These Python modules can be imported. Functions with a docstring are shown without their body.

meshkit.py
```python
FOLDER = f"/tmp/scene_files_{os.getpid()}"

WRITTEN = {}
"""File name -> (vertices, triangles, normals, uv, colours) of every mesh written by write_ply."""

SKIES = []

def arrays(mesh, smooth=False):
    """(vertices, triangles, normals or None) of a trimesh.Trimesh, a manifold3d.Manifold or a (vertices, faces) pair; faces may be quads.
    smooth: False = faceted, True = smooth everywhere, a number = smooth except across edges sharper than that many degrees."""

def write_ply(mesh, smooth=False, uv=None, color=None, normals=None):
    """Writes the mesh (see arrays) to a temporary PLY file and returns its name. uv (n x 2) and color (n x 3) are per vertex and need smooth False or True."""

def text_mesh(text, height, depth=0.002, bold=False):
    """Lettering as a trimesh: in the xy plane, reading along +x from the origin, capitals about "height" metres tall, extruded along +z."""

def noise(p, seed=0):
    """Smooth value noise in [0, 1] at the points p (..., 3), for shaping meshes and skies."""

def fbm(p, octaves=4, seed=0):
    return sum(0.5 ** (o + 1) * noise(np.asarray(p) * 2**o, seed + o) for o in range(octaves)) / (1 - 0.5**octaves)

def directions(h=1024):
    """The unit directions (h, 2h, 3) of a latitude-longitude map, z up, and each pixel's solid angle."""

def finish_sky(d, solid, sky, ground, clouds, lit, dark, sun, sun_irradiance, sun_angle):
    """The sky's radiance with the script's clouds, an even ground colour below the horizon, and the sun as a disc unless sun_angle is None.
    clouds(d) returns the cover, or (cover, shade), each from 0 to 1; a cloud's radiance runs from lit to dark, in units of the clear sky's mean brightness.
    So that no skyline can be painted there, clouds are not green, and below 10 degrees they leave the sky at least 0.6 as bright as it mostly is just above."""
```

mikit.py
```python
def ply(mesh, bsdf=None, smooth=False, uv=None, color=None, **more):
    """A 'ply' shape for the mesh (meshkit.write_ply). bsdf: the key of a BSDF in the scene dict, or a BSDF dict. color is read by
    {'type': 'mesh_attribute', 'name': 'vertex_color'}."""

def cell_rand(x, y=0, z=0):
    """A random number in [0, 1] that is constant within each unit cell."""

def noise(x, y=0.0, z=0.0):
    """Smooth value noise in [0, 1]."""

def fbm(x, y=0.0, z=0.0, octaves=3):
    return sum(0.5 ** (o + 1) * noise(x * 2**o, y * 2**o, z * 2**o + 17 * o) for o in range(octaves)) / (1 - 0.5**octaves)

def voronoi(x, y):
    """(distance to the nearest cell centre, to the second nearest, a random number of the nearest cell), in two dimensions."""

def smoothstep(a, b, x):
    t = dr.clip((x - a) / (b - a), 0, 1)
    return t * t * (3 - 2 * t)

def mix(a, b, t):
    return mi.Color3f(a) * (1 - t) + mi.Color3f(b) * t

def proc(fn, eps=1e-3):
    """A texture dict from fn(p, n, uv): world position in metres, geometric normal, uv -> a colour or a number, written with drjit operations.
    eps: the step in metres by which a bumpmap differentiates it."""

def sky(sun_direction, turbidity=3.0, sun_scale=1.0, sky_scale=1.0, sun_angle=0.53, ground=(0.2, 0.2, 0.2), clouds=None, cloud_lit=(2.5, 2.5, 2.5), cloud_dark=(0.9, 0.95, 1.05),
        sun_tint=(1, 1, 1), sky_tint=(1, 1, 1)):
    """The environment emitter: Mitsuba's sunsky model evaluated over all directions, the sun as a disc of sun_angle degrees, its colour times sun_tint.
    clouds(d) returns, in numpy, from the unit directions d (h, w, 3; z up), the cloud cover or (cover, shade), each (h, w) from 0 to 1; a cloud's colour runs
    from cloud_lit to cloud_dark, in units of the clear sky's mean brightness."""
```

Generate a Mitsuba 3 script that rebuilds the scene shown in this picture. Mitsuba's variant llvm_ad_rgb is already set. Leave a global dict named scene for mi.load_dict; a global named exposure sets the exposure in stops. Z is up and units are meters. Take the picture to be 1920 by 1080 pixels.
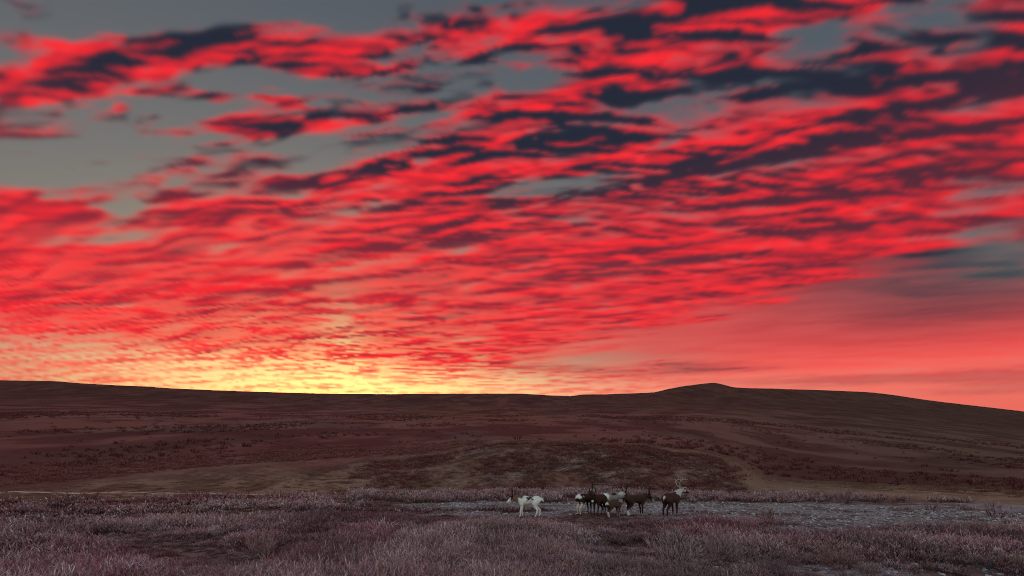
import math
import random
import numpy as np
import trimesh
import manifold3d as m3
import mitsuba as mi
import drjit as dr
import mikit
import meshkit
from scipy.ndimage import gaussian_filter
from scipy.interpolate import PchipInterpolator, RegularGridInterpolator

T = mi.ScalarTransform4f
scene, labels = {}, {}
random.seed(7)
rng = np.random.default_rng(7)

# ---------------------------------------------------------------- camera, exposure, sky
EYE = 2.6
exposure = 5.224
scene["camera"] = {
    "type": "perspective", "fov": 93.69, "fov_axis": "x", "near_clip": 0.1, "far_clip": 30000.0,
    "principal_point_offset_x": 0.0, "principal_point_offset_y": -0.3037,
    "to_world": T().look_at(origin=[0, 0, EYE], target=[0, 1, EYE], up=[0, 0, 1]),
}
SUN_AZ, SUN_EL = -19.6, 1.5
_a, _e = np.radians(SUN_AZ), np.radians(SUN_EL)
SUN = [math.sin(_a) * math.cos(_e), math.cos(_a) * math.cos(_e), math.sin(_e)]
# cloud masses: (azimuth, elevation, half length, half height in degrees, tilt, weight)
MASSES = [
    (-34.1, 38.0, 22.9, 1.47, 0.278, -0.80),
    (-45.9, 31.0, 1.8, 1.63, 0.456, -0.30),
    (-39.0, 27.4, 9.3, 1.87, 0.351, -0.80),
    (-24.0, 35.3, 5.8, 0.70, 0.208, -0.50),
    (-8.2, 38.7, 5.6, 0.77, 0.070, -0.50),
    (-10.1, 43.0, 8.0, 0.67, 0.087, -0.50),
    (10.1, 36.2, 4.3, 1.63, 0.115, -0.70),
    (30.0, 37.0, 12.4, 0.77, -0.250, -0.90),
    (43.0, 33.8, 6.2, 1.93, -0.425, -0.90),
    (4.4, 29.9, 8.2, 0.62, 0.058, -1.30),
    (44.7, 22.8, 3.5, 0.85, -0.352, -1.00),
    (45.6, 18.0, 3.7, 2.82, -0.299, -0.90),
    (40.2, 21.7, 5.6, 1.05, -0.286, -0.50),
    (-39.8, 22.4, 2.6, 1.17, 0.404, -1.30),
    (-40.2, 19.5, 4.5, 0.65, 0.380, -0.90),
    (-43.4, 23.7, 5.4, 0.97, 0.401, -0.60),
    (3.8, 34.6, 3.8, 0.86, 0.105, -0.40),
    (-16.1, 26.8, 8.8, 0.73, 0.196, -0.50),
    (-42.0, 32.3, 4.2, 0.44, 0.403, 0.90),
    (-39.8, 31.9, 7.2, 0.92, 0.413, 0.90),
    (-43.7, 29.3, 4.0, 0.63, 0.405, 0.90),
    (-33.7, 35.2, 11.5, 1.13, 0.324, 0.90),
    (-37.5, 30.9, 4.8, 0.48, 0.335, 0.80),
    (-26.1, 37.3, 9.2, 0.94, 0.230, 0.80),
    (-19.6, 39.5, 6.8, 0.71, 0.172, 0.50),
    (-16.7, 39.3, 6.4, 0.51, 0.145, 0.60),
    (-14.9, 38.2, 5.9, 0.34, 0.128, 0.90),
    (-46.8, 27.6, 1.8, 0.41, 0.437, 0.80),
    (-45.3, 26.1, 3.8, 0.51, 0.397, 0.90),
    (-46.2, 24.1, 1.2, 0.44, 0.389, 0.80),
    (-37.9, 29.5, 0.9, 0.19, 0.333, 0.70),
    (-26.3, 35.0, 1.5, 0.15, 0.232, 0.70),
    (-25.0, 34.3, 3.1, 0.20, 0.217, 0.90),
    (-31.0, 33.1, 2.3, 0.23, 0.274, 0.70),
    (-42.7, 28.1, 2.1, 0.26, 0.435, 0.70),
    (-36.3, 29.2, 2.9, 0.23, 0.358, 0.60),
    (-40.9, 26.3, 3.3, 0.27, 0.396, 0.70),
    (-31.0, 29.5, 3.3, 0.25, 0.300, 0.60),
    (-21.8, 37.3, 4.4, 0.37, 0.192, 0.70),
    (-35.0, 26.5, 6.9, 0.50, 0.372, 0.60),
    (-44.0, 24.0, 2.3, 0.23, 0.359, 0.60),
    (-24.0, 39.4, 4.2, 0.28, 0.217, 0.60),
    (-38.7, 34.7, 2.7, 0.24, 0.373, 0.60),
    (-28.1, 31.4, 6.9, 0.74, 0.275, 1.10),
    (-20.1, 34.0, 7.8, 0.66, 0.204, 0.90),
    (-24.0, 32.1, 9.5, 0.75, 0.195, 0.70),
    (-7.0, 36.8, 8.1, 0.97, 0.077, 0.90),
    (-1.9, 41.5, 10.1, 1.21, 0.016, 0.80),
    (10.7, 41.4, 15.6, 1.41, -0.077, 0.80),
    (23.4, 39.5, 13.3, 1.18, -0.203, 0.60),
    (31.0, 38.6, 7.0, 0.73, -0.288, 0.60),
    (-0.6, 43.6, 4.4, 0.27, 0.006, 0.80),
    (45.9, 31.5, 1.8, 1.03, -0.460, 0.80),
    (2.5, 39.7, 9.4, 0.60, -0.021, 0.60),
    (33.7, 37.4, 2.6, 0.33, -0.170, 0.50),
    (2.5, 11.9, 9.4, 0.79, -0.009, -0.50),
    (13.7, 11.9, 8.4, 0.59, -0.048, -0.25),
]
THICK = [
    (-37.9, 33.7, 4.4, 0.45, 0.356, 0.90),
    (-41.3, 30.6, 2.5, 0.39, 0.384, 0.80),
    (-29.5, 37.2, 7.2, 0.53, 0.290, 0.90),
    (-43.4, 30.9, 1.5, 0.27, 0.416, 0.60),
    (-29.1, 31.5, 5.8, 0.53, 0.286, 0.90),
    (-8.2, 37.0, 5.0, 0.60, 0.069, 0.90),
    (-3.8, 42.3, 5.7, 0.42, 0.033, 0.60),
    (-12.5, 41.6, 3.0, 0.49, 0.110, 0.60),
    (13.1, 42.1, 8.4, 1.16, -0.114, 1.00),
    (23.4, 41.0, 3.2, 0.47, -0.214, 0.50),
    (13.7, 34.8, 8.4, 1.17, -0.008, 0.90),
    (6.3, 34.3, 3.8, 0.65, 0.017, 0.70),
    (28.1, 35.5, 8.4, 1.12, -0.232, 1.00),
    (37.9, 32.2, 11.2, 1.51, -0.335, 0.90),
    (45.0, 28.9, 3.8, 1.72, -0.421, 0.80),
    (39.4, 29.6, 8.4, 0.97, -0.344, 0.80),
    (18.4, 32.2, 1.7, 0.48, -0.150, 0.80),
    (7.0, 32.5, 3.8, 0.63, 0.016, 0.70),
    (-1.9, 32.7, 12.5, 0.72, 0.050, 0.80),
    (-31.9, 27.3, 6.4, 0.60, 0.342, 0.70),
    (-13.1, 31.7, 6.6, 0.45, 0.140, 0.60),
    (13.7, 29.3, 14.2, 0.85, -0.020, 1.00),
    (30.0, 28.1, 11.4, 0.77, -0.159, 0.90),
    (40.9, 25.7, 5.8, 0.78, -0.334, 0.80),
    (5.1, 26.9, 4.4, 0.61, 0.004, 0.60),
    (-10.1, 25.6, 3.7, 0.61, 0.152, 0.50),
    (-45.6, 18.0, 1.6, 0.56, 0.300, 0.90),
    (-36.7, 19.8, 2.5, 0.54, 0.291, 0.70),
    (-28.1, 26.5, 5.0, 0.36, 0.211, 0.40),
    (11.9, 25.0, 12.0, 0.61, 0.007, 0.50),
    (26.1, 25.3, 7.7, 0.56, -0.094, 0.60),
    (22.3, 21.2, 13.5, 0.72, -0.056, 0.50),
    (39.4, 18.4, 4.2, 0.44, -0.187, 0.80),
    (45.9, 15.3, 1.8, 0.33, -0.195, 0.40),
    (31.0, 22.7, 7.0, 0.65, -0.160, 0.50),
    (43.0, 25.9, 5.1, 1.51, -0.363, 0.30),
    (35.4, 8.0, 14.1, 0.51, -0.056, 0.45),
    (45.9, 6.9, 3.7, 0.79, -0.122, 0.35),
    (23.4, 10.2, 5.9, 0.34, -0.053, 0.70),
    (8.8, 10.8, 12.3, 0.55, -0.056, 0.60),
    (19.6, 11.0, 5.1, 0.23, -0.045, 0.50),
    (44.0, 6.1, 4.0, 0.27, -0.074, 0.30),
    (41.3, 13.1, 9.1, 3.18, -0.188, 0.10),
]


def sstep(a, b, x):
    t = np.clip((x - a) / (b - a), 0, 1)
    return t * t * (3 - 2 * t)


def streaks(rows, az, el):
    out = np.zeros_like(az)
    for a, e, ra, re, k, w in rows:
        sel = (np.abs(az - a) < 2.6 * ra + 3) & (np.abs(el - e) < 2.6 * re + 3 + abs(k) * 2.6 * ra)
        x, y = az[sel] - a, el[sel] - e
        y = y - k * x
        out[sel] += w * np.exp(-((x / ra) ** 2) ** 1.3 - ((y / re) ** 2) ** 1.1)
    return out


def clouds(d):
    shape = d.shape[:2]
    keep = d[..., 2] > 0.004
    d = d[keep]
    az = np.degrees(np.arctan2(d[:, 0], d[:, 1]))
    el = np.degrees(np.arcsin(d[:, 2]))
    hyp = np.hypot(d[:, 0], d[:, 1])
    zc = d[:, 2] + 0.075 * hyp
    P = np.stack([d[:, 0] / zc, d[:, 1] / zc, 0 * az], -1)
    tilt = -0.30                                                      # the rolls of cloud run out of the west-north-west
    P0 = P
    P = np.stack([P[:, 0] + tilt * P[:, 1], P[:, 1] - tilt * P[:, 0], P[:, 2]], -1)

    def detail(q, f, octaves, seed):
        out, total = 0, 0
        for o in range(octaves):                                          # finer waves fade where a texel no longer holds them
            w = 0.60 ** (o + 1) * np.maximum(sstep(0.4, 1.3, (zc / hyp) ** 2 / (f[1] * 2 ** o) * (1 - d[:, 2] ** 2) / 0.00307), (0.8, 0.4, 0.0, 0.0, 0.0)[o])
            out, total = out + w * (meshkit.noise(q * np.array([f[0], f[1], 1.0]) * 2 ** o, seed + o) - 0.5), total + 0.55 ** (o + 1)
        return out / total
    # domain warp, then the slow masses
    wx = meshkit.fbm(P * [3.2, 13.0, 1] + 3.1, 5, 11) - 0.5
    wy = meshkit.fbm(P * [3.2, 13.0, 1] + 9.7, 5, 23) - 0.5
    size = np.clip(el / 22, 0.25, 1.3)
    azw, elw = az + 7 * wx * size, el + 2.8 * wy * size
    m = streaks(MASSES, azw, elw)
    k = streaks(THICK, azw, elw)
    front = sstep(95, 55, np.abs(az - 4)) * sstep(66, 50, el)
    # the big deck: everything under a line that climbs to the right
    edge = 23.6 + 0.33 * (az + 40) + 5 * wy * size
    deck = sstep(1.6, -2.5, el - edge)
    Q = np.stack([P[:, 0] + 0.35 * wx, P[:, 1] + 0.12 * wy, P[:, 2]], -1)
    n = detail(Q, (3.4, 15.0), 5, 5)
    Q2 = np.stack([P0[:, 0] + 0.3 * wx, P0[:, 1] + 0.10 * wy, P0[:, 2]], -1)
    n2 = detail(Q2 + [4.1, 0.3, 0], (8.5, 36.0), 4, 41)
    band = detail(P + [1.7, 0.9, 3.0], (0.9, 7.0), 3, 77)
    shift = np.array([SUN[0], SUN[1], 0]) * 0.04
    ns = detail(Q + shift, (3.4, 15.0), 4, 5)
    n2s = detail(Q2 + [4.1, 0.3, 0] + shift * 0.35, (8.5, 36.0), 3, 41)
    slope = (n - ns) + 0.8 * (n2 - n2s)
    calm = front * sstep(1.4, -1.4, el - (13.0 + 0.13 * az) + 5 * wx) * sstep(-3, 9, az) * (1 - sstep(11.3, 10.3, el + 3 * wx) * sstep(30, 6, az + 20 * wx))          # smooth veil low on the right
    amp = 1 - 0.85 * calm
    hi = sstep(17, 34, el)
    dens = -0.14 + 0.96 * deck - 0.06 * hi + np.where(m < 0, 0.7, 0.9) * m + amp * (0.5 * band + (1.45 - 0.2 * hi) * n + (0.95 + 0.85 * hi) * n2)
    dens = dens * front + (1 - front) * (1.9 * n + 0.5 * n2 - 0.42 + 0.24 * sstep(50, 75, el))  # out of view: extra red cloud overhead, added to warm the ground light
    cover = sstep(-0.30, 0.50 + 0.20 * hi, dens)
    # towards the sun the veil grows thin and its gaps let the bright sky through
    off = az - SUN_AZ
    sd = np.hypot(off, el - SUN_EL)
    pill = np.exp(-(off / 2.6) ** 2) * sstep(23, 10, el)
    low = sstep(12.6, 9.2, el + 2.5 * n2)
    wide = np.exp(-(off / np.where(off > 0, 33, 26 + 12 * low)) ** 2)
    glow = wide * (0.66 * low + 0.20 * sstep(17, 8, el) + 0.20 * sstep(33, 14, el)) + 0.55 * pill * sstep(8, 11, el)
    rip = sstep(-0.20, 0.22, n * 0.6 + 1.4 * n2)
    line = sstep(-0.16, 0.20, detail(P0 + [0.3, 5.1, 2.0], (2.2, 20.0), 3, 91))
    rip = rip * (1 - 0.6 * low) + 0.6 * low * (0.10 + 0.65 * line)
    cover = cover * np.clip(1 - glow * (1.42 - 1.42 * rip), 0, 1)
    veil = 0.70 - 0.26 * sstep(32, 0, az) - 0.13 * sstep(11.5, 7.5, el + 0.06 * (az - 20)) + 0.35 * k + 0.5 * m + 0.25 * n
    cover = cover * (1 - calm) + calm * np.clip(veil, 0, 1)
    side = sstep(-25, 40, az)
    thick = 0.45 + (0.33 + 0.07 * hi) * k + 0.10 * sstep(30, 44, el) + amp * (0.55 * band + 1.6 * slope + 0.5 * n + 1.15 * n2) * (1 - 0.35 * sstep(16, 9, el)) + hi * (0.04 + 0.16 * side) + 0.06 * side - 0.17 * sstep(23, 10, el) * (1 - side) - 0.22 * sstep(15, 9, el)
    shade = 0.24 + (0.67 + 0.09 * hi) * np.clip(1.04 * thick, 0, 1.0) ** 1.1
    smooth = 0.10 + 0.9 * k + 0.62 * sstep(9.5, 18, el + 0.10 * (az - 30)) * sstep(10, 46, az) + 0.16 * sstep(9, 13, el) * sstep(0, 20, az) + 0.35 * n * sstep(8, 12, el)
    shade = shade * (1 - 0.20 * sstep(31, 15, el) * (1 - side))
    shade = np.clip(shade * (1 - calm) + calm * smooth, 0, 1)
    # added grey veil dims the sunward sky, thins overhead, opens behind to light ground
    ahead = d @ np.array([0.06, 0.94, 0.34])
    veil = (0.85 - 0.05 * np.exp(-(sd / 22) ** 2) - 0.11 * sstep(13, 8.5, el) * np.exp(-(off / 40) ** 2) - 0.12 * sstep(10.5, 8, el) * sstep(-5, 15, az)) * sstep(-0.35, 0.50, ahead + 0.35 * wx) * (1 - 0.12 * sstep(13, 8.5, el) * front * sstep(-12, 22, az))
    shade = shade * front + (1 - front) * np.clip(0.66 + 0.30 * sstep(0.35, -0.6, ahead) + 0.2 * (thick - 0.4), 0.45, 1)
    total = 1 - (1 - cover) * (1 - veil)
    shade = (cover * shade + (1 - cover) * veil) / np.maximum(total, 1e-6)
    cover = total
    C, S = np.zeros(shape), np.zeros(shape)
    C[keep], S[keep] = cover, shade
    # cloud edges stay two texels soft, so that slanting ones do not come out in steps
    CS = gaussian_filter(C * S, (0.62, 0.85), mode=("nearest", "wrap"))
    CB = gaussian_filter(C, (0.62, 0.85), mode=("nearest", "wrap"))
    soft = np.zeros(shape)
    soft[keep] = sstep(13, 19, el)
    S = np.where(CB > 1e-4, CS / np.maximum(CB, 1e-4), S) * soft + S * (1 - soft)
    return CB * soft + C * (1 - soft), S


scene["sky"] = mikit.sky(SUN, turbidity=5, sun_scale=0.0, sky_tint=(0.76, 0.90, 1.06), ground=(0.12, 0.09, 0.08),
                         clouds=clouds, cloud_lit=(2.232, 0.045, 0.058), cloud_dark=(0.034, 0.041, 0.072))


# ---------------------------------------------------------------- ground: one sheet, a flood plain that climbs into tundra hills
# (azimuth in degrees, [(distance, height), ...])
SECTIONS = [
    (-180.0, [(2.0, 0.0), (60.0, 0.0), (400.0, 4.0), (1500.0, 30.0), (3000.0, 45.0), (9000.0, 60.0)]),
    (-110.0, [(2.0, 0.0), (60.0, 0.0), (200.0, 8.0), (900.0, 60.0), (1800.0, 110.0), (9000.0, 90.0)]),
    (-75.0, [(2.0, 0.0), (50.0, 0.0), (90.0, 3.0), (280.0, 22.0), (1100.0, 118.0), (2200.0, 190.0), (9000.0, 100.0)]),
    (-48.58, [(2.0, 0.00), (47.6, 0.00), (63.5, -0.06), (90.7, 1.47), (113.4, 4.10), (173.8, 9.36), (287.2, 19.95), (574.3, 49.26), (1133.6, 114.27), (1738.2, 194.27), (2172.7, 194.32), (3302.5, 155.41), (9000.0, 97.13)]),
    (-43.03, [(2.0, 0.00), (43.1, 0.00), (57.5, -0.06), (79.3, 1.18), (102.6, 3.43), (157.3, 8.72), (259.9, 18.90), (519.8, 46.30), (1025.9, 109.27), (1573.1, 186.60), (1966.3, 186.73), (2988.8, 149.28), (9000.0, 93.30)]),
    (-36.25, [(2.0, 0.00), (39.1, 0.00), (52.1, -0.11), (71.9, 1.50), (94.2, 4.12), (142.6, 8.46), (235.6, 17.84), (471.2, 43.77), (930.1, 102.61), (1426.1, 173.82), (1782.6, 174.08), (2709.6, 139.06), (9000.0, 86.91)]),
    (-27.07, [(2.0, 0.00), (35.4, 0.00), (47.2, -0.11), (65.1, 1.70), (87.6, 4.51), (129.2, 8.33), (213.4, 17.21), (426.8, 41.66), (842.3, 96.77), (1291.5, 163.60), (1614.4, 163.96), (2453.9, 130.88), (9000.0, 81.80)]),
    (-19.57, [(2.0, 0.00), (34.2, 0.00), (45.6, -0.12), (61.6, 1.70), (82.8, 4.51), (122.1, 8.21), (201.7, 16.79), (403.3, 40.81), (796.0, 94.27), (1220.5, 159.77), (1525.7, 160.17), (2319.0, 127.81), (9000.0, 79.88)]),
    (-10.08, [(2.0, 0.00), (33.5, 0.00), (44.7, -0.14), (57.9, 1.84), (77.2, 4.80), (116.8, 8.21), (193.0, 16.36), (386.0, 39.97), (761.8, 92.61), (1168.0, 159.77), (1460.0, 160.17), (2219.3, 127.81), (9000.0, 79.88)]),
    (0.00, [(2.0, 0.00), (33.8, 0.00), (45.0, -0.10), (54.0, 1.76), (62.0, 4.53), (115.0, 8.46), (190.0, 16.36), (380.0, 39.54), (750.0, 91.77), (1150.0, 161.04), (1437.5, 161.43), (2185.0, 128.84), (9000.0, 80.52)]),
    (8.84, [(2.0, 0.00), (34.2, 0.00), (45.5, -0.05), (53.6, 1.78), (60.7, 4.20), (116.4, 8.21), (192.3, 16.36), (384.6, 39.97), (759.0, 91.77), (1163.8, 162.32), (1518.0, 205.93), (1897.5, 205.87), (2884.3, 164.75), (9000.0, 102.97)]),
    (13.44, [(2.0, 0.00), (33.9, 0.00), (45.2, -0.04), (53.5, 1.73), (60.7, 3.98), (118.2, 7.69), (195.3, 15.94), (390.7, 39.54), (771.1, 91.77), (1182.4, 161.04), (1542.2, 210.10), (1927.8, 210.00), (2930.2, 168.08), (9000.0, 105.05)]),
    (16.11, [(2.0, 0.00), (34.3, 0.00), (45.8, -0.04), (54.1, 1.68), (61.4, 3.78), (119.7, 7.44), (197.8, 15.73), (395.5, 39.12), (780.7, 91.77), (1197.0, 159.77), (1561.3, 214.27), (1951.7, 214.12), (2966.5, 171.41), (9000.0, 107.13)]),
    (18.32, [(2.0, 0.00), (34.8, 0.00), (46.3, -0.04), (55.8, 1.89), (65.3, 3.63), (121.1, 6.93), (200.1, 15.31), (400.3, 38.70), (790.0, 91.77), (1211.4, 157.21), (1685.4, 241.71), (2106.8, 241.29), (3202.3, 193.37), (9000.0, 120.86)]),
    (20.14, [(2.0, 0.00), (35.1, 0.00), (46.9, -0.04), (55.4, 1.79), (65.0, 3.41), (122.5, 6.67), (202.4, 15.10), (404.7, 38.70), (798.8, 91.77), (1224.9, 154.66), (1757.4, 258.35), (2196.8, 257.77), (3339.1, 206.68), (9000.0, 129.18)]),
    (22.62, [(2.0, 0.00), (34.9, 0.00), (46.6, -0.03), (56.3, 1.33), (65.0, 2.87), (124.6, 6.16), (205.8, 14.67), (411.7, 37.86), (812.5, 90.94), (1245.8, 154.66), (1787.5, 268.07), (2234.4, 267.39), (3396.2, 214.45), (9000.0, 134.03)]),
    (25.02, [(2.0, 0.00), (35.6, 0.00), (47.5, -0.12), (57.4, 0.64), (66.2, 1.80), (126.9, 5.14), (209.7, 13.41), (419.3, 36.59), (827.6, 90.11), (1269.1, 154.66), (1820.8, 251.57), (2276.0, 251.05), (3459.6, 201.25), (9000.0, 125.78)]),
    (28.07, [(2.0, 0.00), (35.7, 0.00), (47.6, -0.11), (58.9, -0.23), (70.3, 0.05), (124.7, 2.83), (215.3, 11.72), (430.7, 34.90), (850.0, 88.44), (1303.3, 152.10), (1870.0, 248.27), (2337.5, 247.78), (3553.0, 198.61), (9000.0, 124.13)]),
    (32.80, [(2.0, 0.00), (35.7, 0.00), (47.6, -0.07), (61.9, -0.35), (83.3, -0.04), (136.8, 2.07), (226.0, 10.03), (452.1, 32.79), (892.3, 85.94), (1368.1, 148.27), (1963.0, 242.77), (2453.7, 242.34), (3729.6, 194.21), (9000.0, 121.38)]),
    (36.25, [(2.0, 0.00), (35.3, 0.00), (47.1, -0.02), (64.5, -0.40), (89.3, -0.12), (142.6, 1.82), (235.6, 9.19), (471.2, 31.10), (930.1, 82.61), (1426.1, 141.88), (2046.1, 237.27), (2557.6, 236.89), (3887.6, 189.81), (9000.0, 118.63)]),
    (41.28, [(2.0, 0.00), (35.9, 0.00), (47.9, 0.00), (69.2, -0.46), (99.8, -0.07), (159.7, 2.04), (266.1, 8.62), (532.2, 29.01), (997.9, 72.61), (1530.2, 129.10), (2129.0, 201.71), (2661.2, 201.69), (4045.0, 161.37), (9000.0, 100.86)]),
    (46.85, [(2.0, 0.00), (39.5, 0.00), (52.6, -0.04), (76.0, -0.52), (117.0, -0.07), (190.1, 1.98), (321.7, 7.72), (614.1, 26.09), (1096.6, 60.94), (1681.4, 108.66), (2193.2, 159.27), (2741.5, 159.67), (4167.0, 127.41), (9000.0, 79.63)]),
    (51.22, [(2.0, 0.00), (43.1, 0.00), (57.5, -0.04), (83.0, -0.52), (127.7, -0.24), (207.5, 1.41), (351.2, 6.00), (670.5, 20.96), (1197.3, 49.27), (1835.9, 88.21), (2394.7, 129.27), (2993.3, 129.97), (4549.9, 103.41), (9000.0, 64.63)]),
    (75.0, [(2.0, 0.0), (60.0, 0.0), (150.0, 4.0), (500.0, 28.0), (1500.0, 90.0), (9000.0, 60.0)]),
    (110.0, [(2.0, 0.0), (60.0, 0.0), (250.0, 6.0), (1200.0, 50.0), (9000.0, 60.0)]),
    (180.0, [(2.0, 0.0), (60.0, 0.0), (400.0, 4.0), (1500.0, 30.0), (3000.0, 45.0), (9000.0, 60.0)]),
]
AZ = np.radians(np.concatenate([np.linspace(-180, -62, 60)[:-1], np.linspace(-62, 62, 901)[:-1], np.linspace(62, 180, 61)]))
RAD = np.concatenate([[0.4], np.geomspace(2.0, 70.0, 230), np.geomspace(70.0, 2600.0, 260)[1:], np.geomspace(2600.0, 9000.0, 12)[1:]])
_rows = np.array([PchipInterpolator(np.log([p[0] for p in ps]), [p[1] for p in ps], extrapolate=False)(np.log(np.clip(RAD, 2.0, 9000.0))) for _, ps in SECTIONS])
HEIGHT = PchipInterpolator(np.radians([s[0] for s in SECTIONS]), _rows, axis=0)(AZ)          # azimuth x distance


def gravel(x, y, lib):
    """How far a spot of the flood plain is bare frosted gravel, from 0 to 1; lib is numpy or drjit."""
    w = 0.9 * lib.sin(0.83 * x + 1.3 * lib.sin(0.31 * y)) + 0.6 * lib.sin(1.9 * x - 0.7 * y + 1.0) + 0.5 * lib.sin(0.27 * x + 2.0)
    q = 0.8 * lib.sin(0.9 * y + 0.5 * lib.sin(1.1 * x)) + 0.5 * lib.sin(2.3 * y + 0.8 * x)

    def step(a, b, v):
        t = lib.minimum(lib.maximum((v - a) / (b - a), 0.0), 1.0)
        return t * t * (3 - 2 * t)
    bar = step(23.2, 24.3, y + 0.30 * w) * step(33.5, 31.0, y + 0.6 * w + 0.03 * x) * step(-6.2, -3.6, x + 0.9 * q + 0.25 * (y - 26))
    hole = 1 - 0.75 * step(25.6, 26.1, y + 0.3 * w) * step(27.6, 27.0, y + 0.3 * w) * step(2.0, 0.5, x + q)
    right = step(7.0, 12.0, x + 1.5 * q + 0.5 * (y - 18)) * step(17.2, 18.4, y + 0.4 * w) * step(34.0, 30.0, y)
    near = step(4.6, 6.4, x + 0.8 * q) * step(12.6, 11.7, y + 0.35 * w - 0.05 * x)
    return lib.maximum(lib.maximum(bar * hole, 0.85 * right), 0.7 * near)


def relief(az, r):
    x, y = r * np.sin(az), r * np.cos(az)
    p = np.stack([x, y, 0 * x], -1)
    g = gravel(x, y, np)
    hum = (meshkit.fbm(p * 0.9, 3, 3) - 0.45) * 0.16 * (1 - 0.8 * g) + (meshkit.fbm(p * 0.16, 2, 8) - 0.5) * 0.30 * (1 - g) * np.clip((r - 8) / 20, 0, 1)
    hill = np.clip((r - 42) / 35, 0, 1)
    gully = meshkit.fbm(p * [0.035, 0.020, 1], 4, 31) - 0.5
    swell = meshkit.fbm(p * [0.0055, 0.0055, 1], 4, 32) - 0.5
    tus = meshkit.fbm(p * 0.35, 3, 33) - 0.5
    return hum + hill * (0.9 * gully * np.clip(r / 120, 0.35, 1.6) + 2.5 * swell * np.clip((r - 90) / 500, 0, 1) * np.clip((1500 - r) / 600, 0.15, 1)
                         + 0.35 * tus * np.clip(r / 90, 0.4, 1.2) * np.clip((900 - r) / 600, 0, 1))


_A, _R = np.meshgrid(AZ, RAD, indexing="ij")
HEIGHT = HEIGHT + relief(_A, _R)
height_at = RegularGridInterpolator((AZ, np.log(RAD)), HEIGHT, bounds_error=False, fill_value=None)


def ground_z(x, y):
    x, y = np.asarray(x, float), np.asarray(y, float)
    return height_at(np.stack([np.arctan2(x, y), np.log(np.maximum(np.hypot(x, y), 0.41))], -1))


def srgb(r, g, b):
    c = np.array([r, g, b]) / 255.0
    return tuple(np.where(c < 0.04045, c / 12.92, ((c + 0.055) / 1.055) ** 2.4))


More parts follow.
